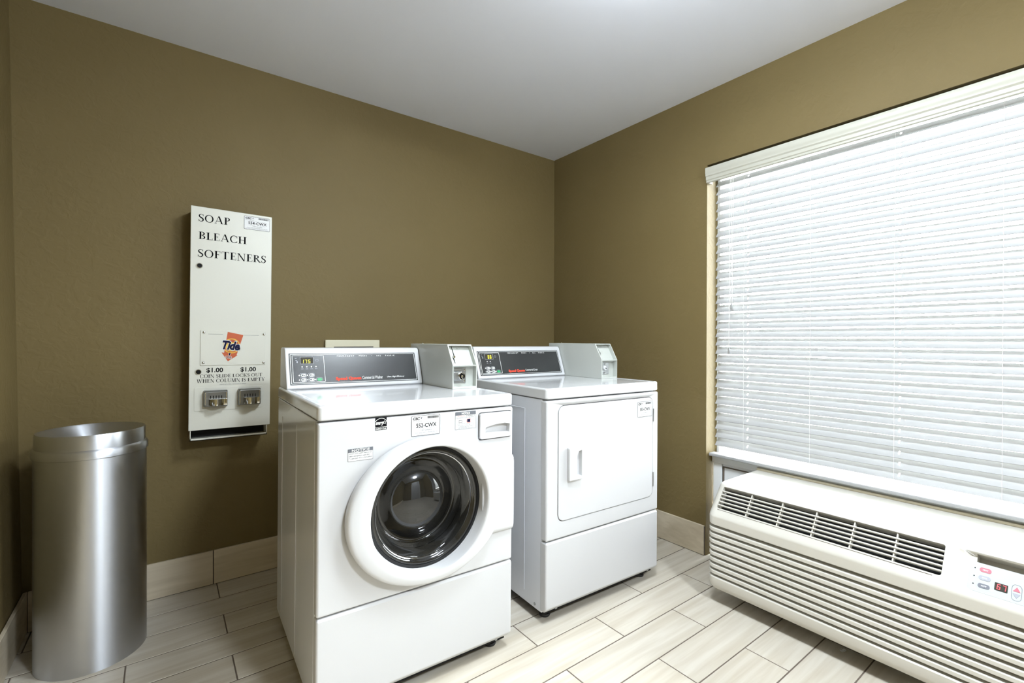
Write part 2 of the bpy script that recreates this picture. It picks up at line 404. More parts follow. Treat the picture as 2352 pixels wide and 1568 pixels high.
struct(G().box(.35, 30, -30, 28, -.5, -.4).build('ground', CONCRETE))

# unseen closed white door, added behind the camera as a bright surface to reflect
added_door = struct(empty('added_bright_door', (-1.15, YF, 0)))
G().box(-.46, .46, 0, .035, .004, 2.04).build('door_leaf', ENAMF, added_door, bevel=.002)
for x0, x1, z0, z1 in ((-.34, -.04, .2, .95), (.04, .34, .2, .95), (-.34, -.04, 1.08, 1.9), (.04, .34, 1.08, 1.9)):
    G().box(x0, x1, .033, .041, z0, z1).build('door_field', ENAMF, added_door, bevel=.004)
for x0, x1, z0, z1 in ((-.53, -.46, 0, 2.11), (.46, .53, 0, 2.11), (-.46, .46, 2.04, 2.11)):
    G().box(x0, x1, 0, .02, z0, z1).build('door_casing', WFRAME, added_door, bevel=.003)
G().lathe([(.012, 0), (.012, .05), (.026, .055), (.026, .075), (0, .082)], (.40, .035, .98), 'y', 20, True, False).build('door_knob', CHROME, added_door)

# plank tiles, each its own piece
TW, TL, GAP = .1545, .612, .0046
cache = {}
def plank(parent, x0, x1, y0, y1):
    w, h = round(x1-x0, 4), round(y1-y0, 4)
    if w < .012 or h < .012: return
    if (w, h) not in cache:
        o = G().box(-w/2, w/2, -h/2, h/2, -.009, 0).build('floor_plank', TILE, parent, bevel=.0009, seg=1, smooth=False)
        cache[(w, h)] = o.data
    else: o = link('floor_plank', cache[(w, h)], TILE, parent, smooth=False)
    o.location = ((x0+x1)/2, (y0+y1)/2, 0)
row = 0; y1 = 0.0; y0 = -.161
while y1 > YF:
    off = -.88 if row % 2 == 0 else -.573
    k0 = math.floor((XL-.02-off)/TL); x = off+k0*TL
    while x < .08:
        a = max(x, xb); b = min(x+TL, .085 if (y0 < OY0 and y1 > OY1) else .0)
        plank(floor, a+GAP/2, b-GAP/2, max(y0, YF)+GAP/2, y1-GAP/2)
        x += TL
    y1 = y0; y0 -= TW; row += 1

HB, TB = .157, .012
def baseboard(name, axis, fixed, a0, a1, joints, sgn):
    """mortar strip with tile pieces standing proud of it"""
    def bx(g, s, e, z0, z1, t):
        lo, hi = sorted((fixed, fixed+sgn*t))
        return g.box(s, e, lo, hi, z0, z1) if axis == 'x' else g.box(lo, hi, s, e, z0, z1)
    st = struct(bx(G(), a0, a1, 0, HB-.004, TB-.004).build(name, GROUT))
    cuts = [a0]+[j for j in sorted(joints) if a0 < j < a1]+[a1]
    for s, e in zip(cuts, cuts[1:]):
        g = bx(G(), s+.0022, e-.0022, .0025, HB, TB)
        g.build('baseboard_tile', BTILE, st, bevel=.0012, seg=1, smooth=False)
    return st
baseboard('baseboard_back', 'x', 0, xb+TB, -TB, [-2.117+.612*k for k in range(-1, 4)], -1)
baseboard('baseboard_right', 'y', 0, OY0+.004, -.0005, [-.61, -1.3], -1)
baseboard('baseboard_left', 'y', xb, YF+.02, -.0005, [-.612*k-.02 for k in range(1, 7)], 1)

# ================================================================== WINDOW
win = struct(empty('window_1', (0, 0, 0)))
X0, X1 = .10, .15
def fr(name, *b, m=WFRAME, bev=.003): return G().box(*b).build(name, m, win, bevel=bev, seg=1)
fr('jamb_frame', X0, X1, OY0-.016, OY0, .53, OZ); fr('jamb_frame', X0, X1, OY1, OY1+.016, .53, OZ)
fr('head_frame', X0, X1, OY1+.016, OY0-.016, OZ-.02, OZ)
fr('sill_rail', .055, X1, OY1, OY0, .488, .53)
ym = (OY0+OY1)/2
for a, b in ((OY0-.016, OY1+.016),):
    G().box(X0+.022, X0+.027, b, a, .53, OZ-.02).build('pane', PANE, win)
# solid white infill below the sill rail, left stile and inset panel
fr('stile', .055, .09, OY0-.055, OY0-.008, 0, .488)
fr('stile', .055, .09, OY1+.008, OY1+.055, 0, .488)
fr('infill_panel', .068, .09, OY1+.055, OY0-.055, 0, .488, m=WFRAME)
fr('panel_bead', .060, .070, OY0-.064, OY0-.058, 0, .475, m=GROUT, bev=.001)
fr('panel_bead', .060, .070, OY1, OY0-.064, .470, .475, m=GROUT, bev=.001)

# ================================================================== BLIND
blind = empty('window_blind', (.045, OY0-.012, .5))
tag(blind, 'white horizontal slat blind with ivory valance covering the bright window', 'blind')
BL = (OY0-OY1)-.024          # length along -y (local: 0 .. -BL)
# valance: moulded board with returns, standing slightly proud of the wall
prof = [(-.055, 0), (-.060, .004), (-.060, .012), (-.064, .016), (-.064, .030), (-.069, .036), (-.068, .044), (-.071, .050), (-.071, .074), (-.068, .079), (-.058, .080), (-.056, .072), (-.054, .02), (-.053, 0)]
zv = 1.962-.5
g = G(); g.prism(prof, lambda a, b: (a, .008, zv+b), lambda a, b: (a, -BL-.008, zv+b))
val = g.build('valance', VALM, blind)
G().box(-.058, -.01, .002, .008, zv+.004, zv+.076).build('valance_return', VALM, blind)
G().box(-.035, .035, -BL, 0, zv+.066, zv+.092).build('headrail', SLAT, blind, bevel=.002)
PITCH_Z, SW, TILT = .0437, .050, math.radians(46)
slots = [.163, .766, 1.37]
def slat_mesh():
    g = G(); n = 6; sec = []
    for i in range(n+1):
        u = -SW/2+SW*i/n; w = .0022*(1-(2*u/SW)**2)     # slight crown
        # local: room edge (-x) low, window edge high
        sec.append((u, w))
    def P(u, w, y): return (u*cos(TILT)-w*sin(TILT), y, u*sin(TILT)+w*cos(TILT))
    th = .0026
    def seg(u0, u1, ya, yb):
        pts = [q for q in sec if u0-1e-6 <= q[0] <= u1+1e-6]
        top = [(u, w+th/2) for u, w in pts]; bot = [(u, w-th/2) for u, w in reversed(pts)]
        poly = top+bot
        g.loft([[P(u, w, ya) for u, w in poly], [P(u, w, yb) for u, w in poly]])
    ys = [0.0]
    for s in slots: ys += [-(s-.003), -(s+.003)]
    ys.append(-BL+.026)
    for i in range(len(ys)-1):
        if i % 2 == 0: seg(-SW/2, SW/2, ys[i], ys[i+1])
        else: seg(-SW/2, -SW/6, ys[i], ys[i+1]); seg(SW/6, SW/2, ys[i], ys[i+1])
    return g
sl0 = slat_mesh().build('slat', SLAT, blind, angle=40)
zs = .5875-.5+SW/2*sin(TILT)
for k in range(33):
    o = sl0 if k == 0 else link('slat', sl0.data, SLAT, blind, smooth=False)
    o.location = (0, -.022, zs+k*PITCH_Z)
g = G(); g.prism(rrect(-.030, .022, .028, .044, .004, 3), lambda a, b: (a, .004, b), lambda a, b: (a, -BL, b))
g.build('bottom_rail', SLAT, blind)
for s in (.163, .463, .766, 1.066, 1.37, 1.67):
    g = G()
    for dx in (-.0172, .0172):
        g.tube([(dx, -s-.008, .04), (dx, -s-.008, zv+.05)], .0005, 5)
    g.build('ladder_cord', CORD, blind)
for dy, zt in ((.120, 1.311), (.1275, 1.311), (.111, 1.085)):
    pc = G().tube([(-.048, -dy, zt-.5+.01), (-.040, -dy, zv+.04)], .0008, 5).build('pull_cord', CORD, blind)
    if dy != .1275:
        yy = -dy-(.0037 if dy == .120 else 0)
        G().lathe([(.0012, .018), (.0035, .012), (.0045, .004), (.005, -.014), (.0035, -.0165)], (-.0475, yy, zt-.5), n=12).build('tassel', TASS, pc)

# ================================================================== AIR CONDITIONER
AY0, AY1 = -1.447, -2.52
ac = empty('air_conditioner', (0, (AY0+AY1)/2, 0))
tag(ac, 'off-white packaged air conditioner with vent grille under the window blind', 'air conditioner')
ac.location = (0, 0, 0)
XB = .085
def plan(xf, z, inset=0.0, r=.040, n=7):
    y0, y1 = AY0-inset, AY1+inset
    pts = [(XB, y0, z)]
    for k in range(n+1):
        a = PI/2*k/n; pts.append((xf+r-r*sin(a), y0-r+r*cos(a), z))
    for k in range(n+1):
        a = PI/2*k/n; pts.append((xf+r-r*cos(a), y1+r-r*sin(a), z))
    pts.append((XB, y1, z)); return pts
g = G()
g.loft([plan(-.396, .3435), plan(-.401, .347), plan(-.402, .378), plan(-.399, .386), plan(-.394, .3925), plan(-.318, .4935, .002), plan(-.309, .500, .004), plan(-.300, .503, .009)])
cover = g.build('cover', ACP, ac, wn=True)
A = Vector((-.311, 0, .5015)); Bv = Vector((-.400, 0, .386)); dS = (Bv-A); SL = dS.length; dS.normalize(); nS = Vector((-dS.z*-1, 0, dS.x))
nS = Vector((dS.z, 0, -dS.x)).normalized()
if nS.z < 0: nS = -nS
def SP(y, s, d=0.0): # point on slope: s metres down from the top edge, d outward
    p = A+dS*s+nS*d; return (p.x, y, p.z)
def sbox(g, y0, y1, s0, s1, d0, d1):
    vs = [SP(y0, s0, d0), SP(y1, s0, d0), SP(y1, s1, d0), SP(y0, s1, d0), SP(y0, s0, d1), SP(y1, s0, d1), SP(y1, s1, d1), SP(y0, s1, d1)]
    return g.add(vs, [(0, 3, 2, 1), (4, 5, 6, 7), (0, 1, 5, 4), (1, 2, 6, 5), (2, 3, 7, 6), (3, 0, 4, 7)])
GY0, GY1, GS0, GS1 = -1.482, -2.213, .010, .110
CY0, CY1, CS0, CS1 = -2.243, -2.485, .006, .128
cut1 = sbox(G(), GY0, GY1, GS0, GS1, -.055, .03).build('c1', ACP, bevel=.006, seg=2)
def srect(y0, y1, s0, s1, d, r=.012): return [SP(a, b, d) for a, b in rrect(y1, y0, s0, s1, r, 4)]
cut2 = G().loft([srect(CY0+.030, CY1-.02, CS0-.022, CS1+.018, .030), srect(CY0, CY1, CS0, CS1, .0), srect(CY0-.026, CY1+.004, CS0+.006, CS1-.010, -.0205, .010)]).build('c2', ACP)
cut3 = sbox(G(), CY0-.040, CY1+.01, .002, .032, -.06, -.010).build('c3', ACP)
boolean(cover, [cut1, cut2, cut3])
# dark throat behind the grille and the bars across it
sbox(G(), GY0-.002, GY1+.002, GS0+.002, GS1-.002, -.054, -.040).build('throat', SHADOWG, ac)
for k in range(5):
    s = GS0+.004+(GS1-GS0-.004)*(k+1)/6
    sbox(G(), GY0, GY1, s-.0027, s+.0027, -.013, -.001).build('grille_bar', ACP, ac, bevel=.0012, seg=1)
for k in range(1, 6):
    y = GY0+(GY1-GY0)*k/6
    sbox(G(), y-.0022, y+.0022, GS0, GS1, -.026, -.006).build('grille_divider', ACP, ac, bevel=.0008, seg=1)
# removable filter lip below the grille
sbox(G(), GY0-.006, GY1+.02, GS1+.0055, GS1+.0068, -.001, .0006).build('filter_seam', GROUT, ac)
# front: core with eight ridges between nine grooves, and a bottom band
g = G(); g.loft([plan(-.376, .075, .02, .030), plan(-.376, .3435, .02, .030)]); g.build('front_core', ACP, ac)
ZG = [.338-.0262*k for k in range(9)]
for k in range(8):
    zt, zb = ZG[k]-.0052, ZG[k+1]+.0052
    g = G(); g.loft([plan(-.377, zb-.0010, .019, .031), plan(-.4005, zb, .001), plan(-.402, zb+.002, 0), plan(-.402, zt-.003, 0), plan(-.3995, zt-.0004, .001), plan(-.377, zt+.0008, .019, .031)])
    g.build('front_slat', ACP, ac)
zt = ZG[8]-.0052
g = G(); g.loft([plan(-.372, .066, .022, .03), plan(-.386, .0675, .010, .036), plan(-.397, .077, .002), plan(-.402, .092, 0), plan(-.402, zt-.004, 0), plan(-.398, zt, .002), plan(-.388, zt+.0005, .010, .034)])
g.build('bottom_band', ACP, ac)
# support feet under the chassis
for y in (-1.62, -2.36):
    G().box(-.22, .03, y-.02, y+.02, 0, .068).build('foot', BLACK, ac, bevel=.002)
# control keypad
kp = sbox(G(), CY0-.026, CY1+.004, CS0+.024, CS1-.010, -.0225, -.0195).build('control_panel', ACK, ac)
def kf(u, v): return SP(CY0-.023-u*.84, CS1-.013-v, -.0192)     # u right along the unit, v up the slope
def kb(poly, name, m, d=.0008):
    g = G(); g.prism(poly, lambda u, v: tuple(Vector(kf(u, v))), lambda u, v: tuple(Vector(kf(u, v))+nS*d)); return g.build(name, m, kp)
for v, m, tx in ((.066, PINK, 'HEAT'), (.042, GKEY, 'COOL'), (.018, DKEY, 'OFF')):
    kb(rrect(.030, .060, v-.0065, v+.0065, .006), 'key', m)
    text('key_lettering', tx, .038, .052, v-.002, v+.002, lambda u, w: tuple(Vector(kf(u, w))+nS*.0012), WINK, kp, bold=.02)
    kb(circ(.018, v, .0018, n=8), 'indicator', BLACK, .0004)
kb(rrect(.071, .103, .018, .040, .001, 1), 'display', SCREEN, .0012)
flat('display_digits', seven_seg('67', .0745, .1015, .021, .037), lambda u, v: tuple(Vector(kf(u, v))+nS*.0015), LEDR, kp)
frame_line('arrow_frame', .112, .136, .004, .050, .010, .0007, lambda u, v: tuple(Vector(kf(u, v))+nS*.0004), GINK, kp)
kb([(.115, .030), (.133, .030), (.124, .043)], 'up_arrow_key', PINK)
kb([(.115, .024), (.124, .011), (.133, .024)], 'down_arrow_key', GKEY)
# foam strip along the back edge of the top
G().box(.036, .056, AY1+.03, AY0-.004, .5005, .514).build('foam_seal', FOAM, ac, bevel=.004, seg=2)

# ================================================================== LAUNDRY MACHINES
W, D = .683, .698
ZT, ZL, ZS = .9435, .899, .3335
Y = Vector
def machine(name, loc, rz, tilt):
    t = empty(name, loc, (0, 0, 0)); t.rotation_mode = 'XYZ'
    t.rotation_euler = (Matrix.Rotation(rz, 3, 'Z') @ Matrix.Rotation(tilt, 3, 'Y')).to_euler('XYZ')
    return t
FR = lambda u, v, d=.0006: (u, -d, v)

def cabinet_parts(t, opening=None):
    # sheet-metal body behind the front panels
    g = G(); g.box(.0015, W-.0015, .030, D-.006, .040, ZL-.001); cab = g.build('cabinet', ENAM, t, bevel=.003, seg=2)
    if opening: boolean(cab, [G().lathe([(.232, 0), (.232, .56)], (opening[0], 0, opening[1]), 'y', 64).build('c', ENAM)])
    G().box(.012, W-.012, .03, D-.02, .030, .042).build('base_frame', BLACK, t)
    for x in (.05, W-.05):
        for y in (.07, D-.07):
            G().lathe([(.012, .032), (.012, .014), (.022, .012), (.024, .006), (.022, 0.0)], (x, y, 0), n=16).build('leveling_foot', RUBBER, t)
    # lid with a soft rim and a very slightly dished top
    g = G()
    def ring(i, z, r=.014, n=4): return [(x, y, z) for x, y in rrect(i, W-i, i*0.9, D-i, r, n)]
    g.loft([ring(.005, ZL+.001, .010), ring(.001, ZL+.0035, .012), ring(0, ZL+.007, .013), ring(0, ZT-.0075, .013), ring(.0018, ZT-.0025, .012), ring(.0065, ZT, .011), ring(.016, ZT-.0002, .011), ring(.026, ZT-.0022, .011), ring(.030, ZT-.0024, .011)])
    g.build('top_lid', LIDM, t, angle=50, wn=True)
    # lower access panel with a back-cut toe edge
    g = G()
    prof = [(.040, ZS-.005), (.006, ZS-.005), (.0, ZS-.012), (.0, .068), (.003, .060), (.016, .047), (.040, .047)]
    g.prism(prof, lambda a, b: (.0, a, b), lambda a, b: (W, a, b)); lp = g.build('lower_panel', ENAMF, t, bevel=.007, seg=3, ang_bevel=50)
    for x in (.060, W-.062):
        G().lathe([(.006, 0), (.006, -.0015), (.0045, -.003), (.0, -.003)], (x, .0085, .0545), 'y', 12, True, False).build('panel_screw', ZINC, lp)
    return lp

def console(t, brand2, digits, leds, x1=.566):
    """sloping rear console with its charcoal overlay; returns overlay plane function"""
    yb, zb_, yt, zt = .541, ZT-.002, .594, 1.089
    prof = [(yb+.004, zb_), (yb, zb_+.006), (yb+.001, zb_+.012), (yt-.004, zt-.006), (yt-.001, zt+.004), (yt+.008, zt+.0125), (yt+.022, zt+.014), (.672, zt+.014), (.682, zt+.006), (.688, zb_)]
    g = G(); g.prism(prof, lambda a, b: (.006, a, b), lambda a, b: (x1, a, b)); cs = g.build('console', PLAST, t, bevel=.005, seg=3, ang_bevel=55)
    Aa = Vector((0, yb+.001, zb_+.012)); Bb = Vector((0, yt-.004, zt-.006)); d = (Bb-Aa).normalized(); n = Vector((0, -d.z, d.y))
    Ln = (Bb-Aa).length
    def P(u, v, e=.0010):
        p = Aa+d*v+n*e; return (u, p.y, p.z)
    u0, u1, v0, v1 = .020, x1-.022, .006, Ln-.003
    g = G(); g.prism(rrect(u0, u1, v0, v1, .002), lambda u, v: P(u, v, -.001), lambda u, v: P(u, v, .0010)); ov = g.build('control_overlay', DARKP, t)
    Pf = lambda u, v: P(u, v, .0014)
    frame_line('trim_line', u0+.004, u1-.004, v0+.0035, v1-.0035, .002, .0016, Pf, WINK, ov)
    k0, k1 = u0+.011, u0+.130
    frame_line('keypad_frame', k0, k1, v0+.009, v1-.009, .003, .0016, Pf, WINK, ov)
    # display window and its digits
    dx0, dx1, dz0, dz1 = k0+.030, k0+.078, v1-.044, v1-.016
    g = G(); g.prism(rrect(dx0, dx1, dz0, dz1, .002), lambda u, v: P(u, v, .001), lambda u, v: P(u, v, .002)); g.build('display', SCREEN, ov)
    frame_line('display_frame', dx0-.001, dx1+.001, dz0-.001, dz1+.001, .002, .0012, lambda u, v: P(u, v, .0022), GKEY, ov)
    w = .0125*len(digits)
    flat('display_digits', seven_seg(digits, (dx0+dx1)/2-w/2-(.004 if len(digits) == 3 else -.004), (dx0+dx1)/2+w/2-(.004 if len(digits) == 3 else -.004), dz0+.003, dz1-.011 if len(digits) == 3 else dz1-.006), lambda u, v: P(u, v, .0024), LEDY, ov)
    ringflat('clock_symbol', circ(k0+.092, v1-.030, .0055), circ(k0+.092, v1-.030, .0046), Pf, GKEY, ov)
    flat('coin_symbol', [circ(k0+.018, v1-.036, .0025, .004), [(k0+.008, v1-.0205), (k0+.016, v1-.0215), (k0+.016, v1-.0195)], [(k0+.012, v1-.030), (k0+.018, v1-.030), (k0+.018, v1-.0285), (k0+.012, v1-.0285)]], Pf, GKEY, ov)
    for i in range(leds):
        x = k0+.035+.0172*i if leds == 4 else k0+.040+.0175*i
        g = G(); g.prism(circ(x, v1-.056, .0026, n=12), lambda u, v: P(u, v, .001), lambda u, v: P(u, v, .0018)); g.build('indicator', LEDW, ov)
        flat('indicator_caption', [[(x-.0048, v1-.0655), (x+.0048, v1-.0655), (x+.0048, v1-.0637), (x-.0048, v1-.0637)]], Pf, GKEY, ov)
    for (cx, cz, m) in ((k0+.037, v0+.038, KEY), (k0+.067, v0+.038, KEY), (k0+.037, v0+.0195, KEY), (k0+.067, v0+.0195, KEY), (k0+.0965, v0+.0195, GREEN)):
        ringflat('key_outline', rrect(cx-.0125, cx+.0125, cz-.0085, cz+.0085, .005), rrect(cx-.0117, cx+.0117, cz-.0077, cz+.0077, .0043), Pf, GKEY, ov)
        g = G(); g.prism(rrect(cx-.0085, cx+.0105, cz-.0062, cz+.0062, .0055), lambda u, v: P(u, v, .001), lambda u, v: P(u, v, .0022)); kk = g.build('key', m, ov)
        if m is KEY: flat('key_symbol', [circ(cx+.0055, cz-.001, .0018, .0026, 8), [(cx-.006, cz-.002), (cx+.001, cz-.002), (cx+.001, cz+.003), (cx-.006, cz+.003)]], lambda u, v: P(u, v, .0025), GINK, ov)
        g = G(); g.prism(circ(cx-.0145, cz, .0024, n=10), lambda u, v: P(u, v, .001), lambda u, v: P(u, v, .0024)); g.build('key_lamp', LEDW, ov)
    text('overlay_lettering', 'PERMANENT   PRESS   \u2022   ALL   FABRIC', u0+.182, u0+.428, v1-.0155, v1-.0095, Pf, WINK, ov, bold=.02, space=1.9)
    text('brand_lettering', 'Speed Queen', u0+.170, u0+.273, v0+.0095, v0+.0265, Pf, RINK, ov, bold=.06)
    text('model_lettering', brand2, u0+.278, u0+.278+.0058*len(brand2)-.012, v0+.0135, v0+.0275, Pf, WINK, ov)
    return P, u0, v0, ov

def coin_box(t, keyed):
    """steel coin box beside the console: hooded upper bay with the coin slot, lower bay with the lock"""
    x0, x1, yf, yk, zk, ztop = .569, .683, .262, .312, 1.038, 1.121
    z0 = ZT-.0025
    side = [(.690, z0), (yf, z0), (yf, zk), (yk, ztop), (.690, ztop)]
    g = G(); g.prism(side, lambda a, b: (x0, a, b), lambda a, b: (x1, a, b)); cb = g.build('coin_box', COINP, t, bevel=.002, seg=2)
    e = .0052
    c1 = G(); c1.prism([(yf-.03, zk-.001), (.285, zk-.001), (.334, ztop-e), (yk-.05, ztop-e)], lambda a, b: (x0+e, a, b), lambda a, b: (x1-e, a, b))
    c2 = G().box(x0+e, x1-e, yf-.03, .288, z0+.008, zk-.007)
    boolean(cb, [c1.build('c', COINP), c2.build('c', COINP)])
    # upper bay: coin slot, return button, denomination oval
    def U(u, v, q=.0008):   # plane of the upper back plate
        k = (v-(zk-.001))/(ztop-e-(zk-.001)); return (u, .285+.049*k-q, v)
    flat('coin_slot', [[(x0+.028, 1.072), (x0+.032, 1.072), (x0+.030, 1.112), (x0+.027, 1.112)]], U, BLACK, cb)
    flat('return_slot', [[(x0+.024, 1.043), (x0+.027, 1.043), (x0+.027, 1.063), (x0+.022, 1.063)]], U, BLACK, cb)
    G().lathe([(.006, 0), (.006, -.006), (.004, -.009), (0, -.009)], U(x0+.026, 1.069, 0), 'y', 14, True, False).build('return_button', CHROME, cb)
    ringflat('value_oval', circ(x0+.052, 1.103, .013, .006), circ(x0+.052, 1.103, .0122, .0053), U, GKEY, cb)
    text('value_lettering', '25\u00a2', x0+.047, x0+.058, 1.1005, 1.1055, U, GINK, cb)
    # lower bay: plate, lock body, key barrel, screws
    pb = .288
    G().box(x0+.008, x1-.040, pb-.003, pb, .962, 1.024).build('lock_plate', ZINC, cb, bevel=.001)
    if keyed:
        G().box(x0+.010, x0+.050, pb-.016, pb-.003, .972, 1.012).build('lock_body', ZINC, cb, bevel=.006, seg=2)
        G().lathe([(.015, 0), (.015, -.010), (.0135, -.012), (.0125, -.012), (.0125, -.004), (0, -.004)], (x0+.044, pb-.014, .992), 'y', 20, True, False).build('lock_barrel', CHROME, cb)
        G().lathe([(.0122, 0), (0, 0)], (x0+.044, pb-.0185, .992), 'y', 16, False, False).build('barrel_face', BLACK, cb)
        G().box(x0+.0405, x0+.050, pb-.0235, pb-.0185, .986, .996).build('lock_tab', CHROME, cb, bevel=.001)
        for z in (.970, 1.016):
            G().lathe([(.0042, 0), (.0042, -.002), (.0025, -.004), (0, -.004)], (x1-.048, pb-.003, z), 'y', 12, True, False).build('plate_screw', CHROME, cb)
    else:
        G().lathe([(.012, 0), (.012, -.014), (.009, -.018), (0, -.018)], (x0+.034, pb-.003, .995), 'y', 20, True, False).build('lock_barrel', PLAST, cb)
        G().lathe([(.004, 0), (0, 0)], (x0+.036, pb-.0216, .994), 'y', 10, False, False).build('keyhole', BLACK, cb)
        for z in (.970, 1.016):
            G().lathe([(.0042, 0), (.0042, -.002), (.0025, -.004), (0, -.004)], (x0+.045, pb-.003, z), 'y', 12, True, False).build('plate_screw', CHROME, cb)
    G().lathe([(.005, 0), (.005, .002), (.003, .004), (0, .004)], (x0+.02, .60, ztop), 'z', 12, True, False).build('top_screw', CHROME, cb)
    return cb

def csc_label(t, num, x0, x1, z0, z1, fn):
    w, h = x1-x0, z1-z0
    U = lambda a: x0+a*w
    V = lambda b: z0+b*h
    st = flat('service_sticker', [rrect(x0, x1, z0, z1, .004)], lambda u, v: fn(u, v, .0005), PAPER, t)
    P = lambda u, v: fn(u, v, .0009)
    frame_line('sticker_border', x0, x1, z0, z1, .004, .0012, P, INK, st)
    text('sticker_logo', 'CSC', U(.05), U(.29), V(.78), V(.92), P, INK, st, bold=.04, shear=.2)
    flat('sticker_mark', [[(U(.31), V(.90)), (U(.34), V(.80)), (U(.37), V(.93)), (U(.34), V(.90))]], P, GINK, st)
    text('sticker_lettering', 'ServiceWorks', U(.05), U(.36), V(.70), V(.75), P, GINK, st)
    bars = []; u = U(.55); rr = random.Random(3)
    while u < U(.95):
        bw = w*rr.choice((.006, .010, .014)); bars.append([(u, V(.82)), (u+bw, V(.82)), (u+bw, V(.94)), (u, V(.94))]); u += bw+w*rr.choice((.006, .010))
    flat('barcode', bars, P, INK, st)
    text('sticker_lettering', 'Please use this number when reporting service', U(.20), U(.82), V(.635), V(.675), P, GINK, st)
    text('sticker_number', num, U(.16), U(.87), V(.40), V(.605), P, INK, st, bold=.018)
    text('sticker_lettering', 'For Service', U(.22), U(.42), V(.335), V(.375), P, GINK, st)
    text('sticker_lettering', 'New Services', U(.60), U(.82), V(.335), V(.375), P, GINK, st)
    text('sticker_lettering', '1-877-264-6622', U(.33), U(.69), V(.23), V(.30), P, GINK, st)
    text('sticker_lettering', 'Visit our website: WWW.CSCSERVICEWORKS.COM', U(.12), U(.90), V(.125), V(.17), P, GINK, st)
    text('sticker_lettering', 'This machine is owned by and operated by CSC ServiceWorks', U(.06), U(.92), V(.055), V(.09), P, GINK, st)
    return st

def notice_frame(t, x0, x1, z0, z1, head, fn):
    st = flat('notice_sticker', [[(x0, z0), (x1, z0), (x1, z1), (x0, z1)]], lambda u, v: fn(u, v, .0005), PAPER, t)
    P = lambda u, v: fn(u, v, .0009)
    frame_line('sticker_border', x0, x1, z0, z1, .0005, .0006, P, GINK, st)
    flat('notice_header', [[(x0, z1-head), (x1, z1-head), (x1, z1), (x0, z1)]], P, GINK, st)
    return st, lambda u, v: fn(u, v, .0014)

# ---------------- washing machine
wm = machine('washing_machine', (-1.95545, -1.17364, .003), -.02998, .00715)
tag(wm, 'white front-load washing machine with round glass door beside soap dispenser', 'washing machine')
DCX, DCZ = .349, .589
cabinet_parts(wm, (DCX, DCZ))
for yy, z0, z1 in ((.590, .075, .835), (.314, .062, .845)):
    G().box(-.0003, .0014, yy-.0025, yy+.0025, z0, z1).build('side_crease', ENAM, wm, bevel=.0012, seg=2)
G().box(-.0003, .0014, .036, .040, .05, ZL-.004).build('side_crease', ENAM, wm, bevel=.0012, seg=2)
# front panel with the door opening cut through
DCX, DCZ = .349, .589
g = G(); g.box(0, W, 0, .038, ZS, ZL-.004); fp = g.build('front_panel', ENAMF, wm, bevel=.0075, seg=4)
hole = G().lathe([(.200, -.05), (.200, .10)], (DCX, 0, DCZ), 'y', 64).build('c', ENAM)
drw = G(); drw.prism(rrect(.533, .677, .785, .8835, .012), lambda a, b: (a, -.05, b), lambda a, b: (a, .012, b)); drw = drw.build('c', ENAM)
boolean(fp, [hole, drw])
# door: oval ring, gasket, glass bowl, drum
def ell(a, b, y, n=96): return [(DCX+a*cos(2*PI*k/n), y, DCZ+b*sin(2*PI*k/n)) for k in range(n)]
g = G(); g.loft([ell(.266, .229, .0), ell(.266, .229, -.0045), ell(.2735, .2355, -.006), ell(.2745, .2362, -.010), ell(.2745, .2362, -.022), ell(.2735, .2353, -.028), ell(.2705, .2332, -.0325), ell(.266, .2303, -.0350), ell(.258, .2265, -.0367), ell(.235, .217, -.0385), ell(.213, .2085, -.0395), ell(.2075, .2057, -.0385), ell(.2050, .2042, -.035), ell(.2035, .2032, -.022), ell(.1985, .1985, .012)], False, False)
door = g.build('door', PLAST, wm, angle=60)
# handle wing running from the ring to the right edge
g = G()
prof = [(-.001, .4475), (-.009, .4515), (-.0135, .464), (-.0145, .56), (-.0130, .700), (-.009, .713), (-.001, .7195)]
g.loft([[(.545, a, b) for a, b in prof], [(W-.006, a, b) for a, b in prof], [(W-.001, a*.75, b-.003 if b > .6 else b+.003) for a, b in prof], [(W+.0006, a*.3, b-.008 if b > .6 else b+.008) for a, b in prof]])
g.build('door_handle', PLAST, door, angle=50)
g = G().lathe([(.1985, .010), (.1905, .008), (.188, .014), (.186, .045), (.178, .060)], (DCX, 0, DCZ), 'y', 72, False, False); g.build('door_gasket', RUBBER, door)
# glass bowl: thick, reaching back into the drum
outer = [(.1895, .012), (.184, .009), (.178, .011), (.173, .020), (.166, .042), (.160, .062), (.154, .070), (.150, .084), (.146, .094), (.139, .099), (.131, .095), (.118, .080), (.098, .064), (.070, .052), (.040, .045), (.016, .0425), (.0004, .042)]
inner = [(r-.0045 if r > .1 else r*.955, h+.006) for r, h in outer]
g = G().lathe(outer+list(reversed(inner))+outer[:1], (DCX, 0, DCZ), 'y', 72, False, False); g.build('door_glass', DGLASS, door, angle=70)
g = G().lathe([(.192, .055), (.215, .09), (.225, .14), (.225, .52), (.06, .52), (.0, .50)], (DCX, 0, DCZ), 'y', 48, False, False)
dr = g.build('drum', DRUM, wm)
for k in range(3):
    a = PI/2+2*PI*k/3+.5
    c, s = cos(a), sin(a)
    g = G(); sec = [(-.035, .226), (-.012, .185), (.012, .185), (.035, .226)]
    g.loft([[(DCX+r*c-w*s, .12, DCZ+r*s+w*c) for w, r in sec], [(DCX+r*c-w*s, .50, DCZ+r*s+w*c) for w, r in sec]]); g.build('drum_paddle', DRUM, dr, bevel=.008)
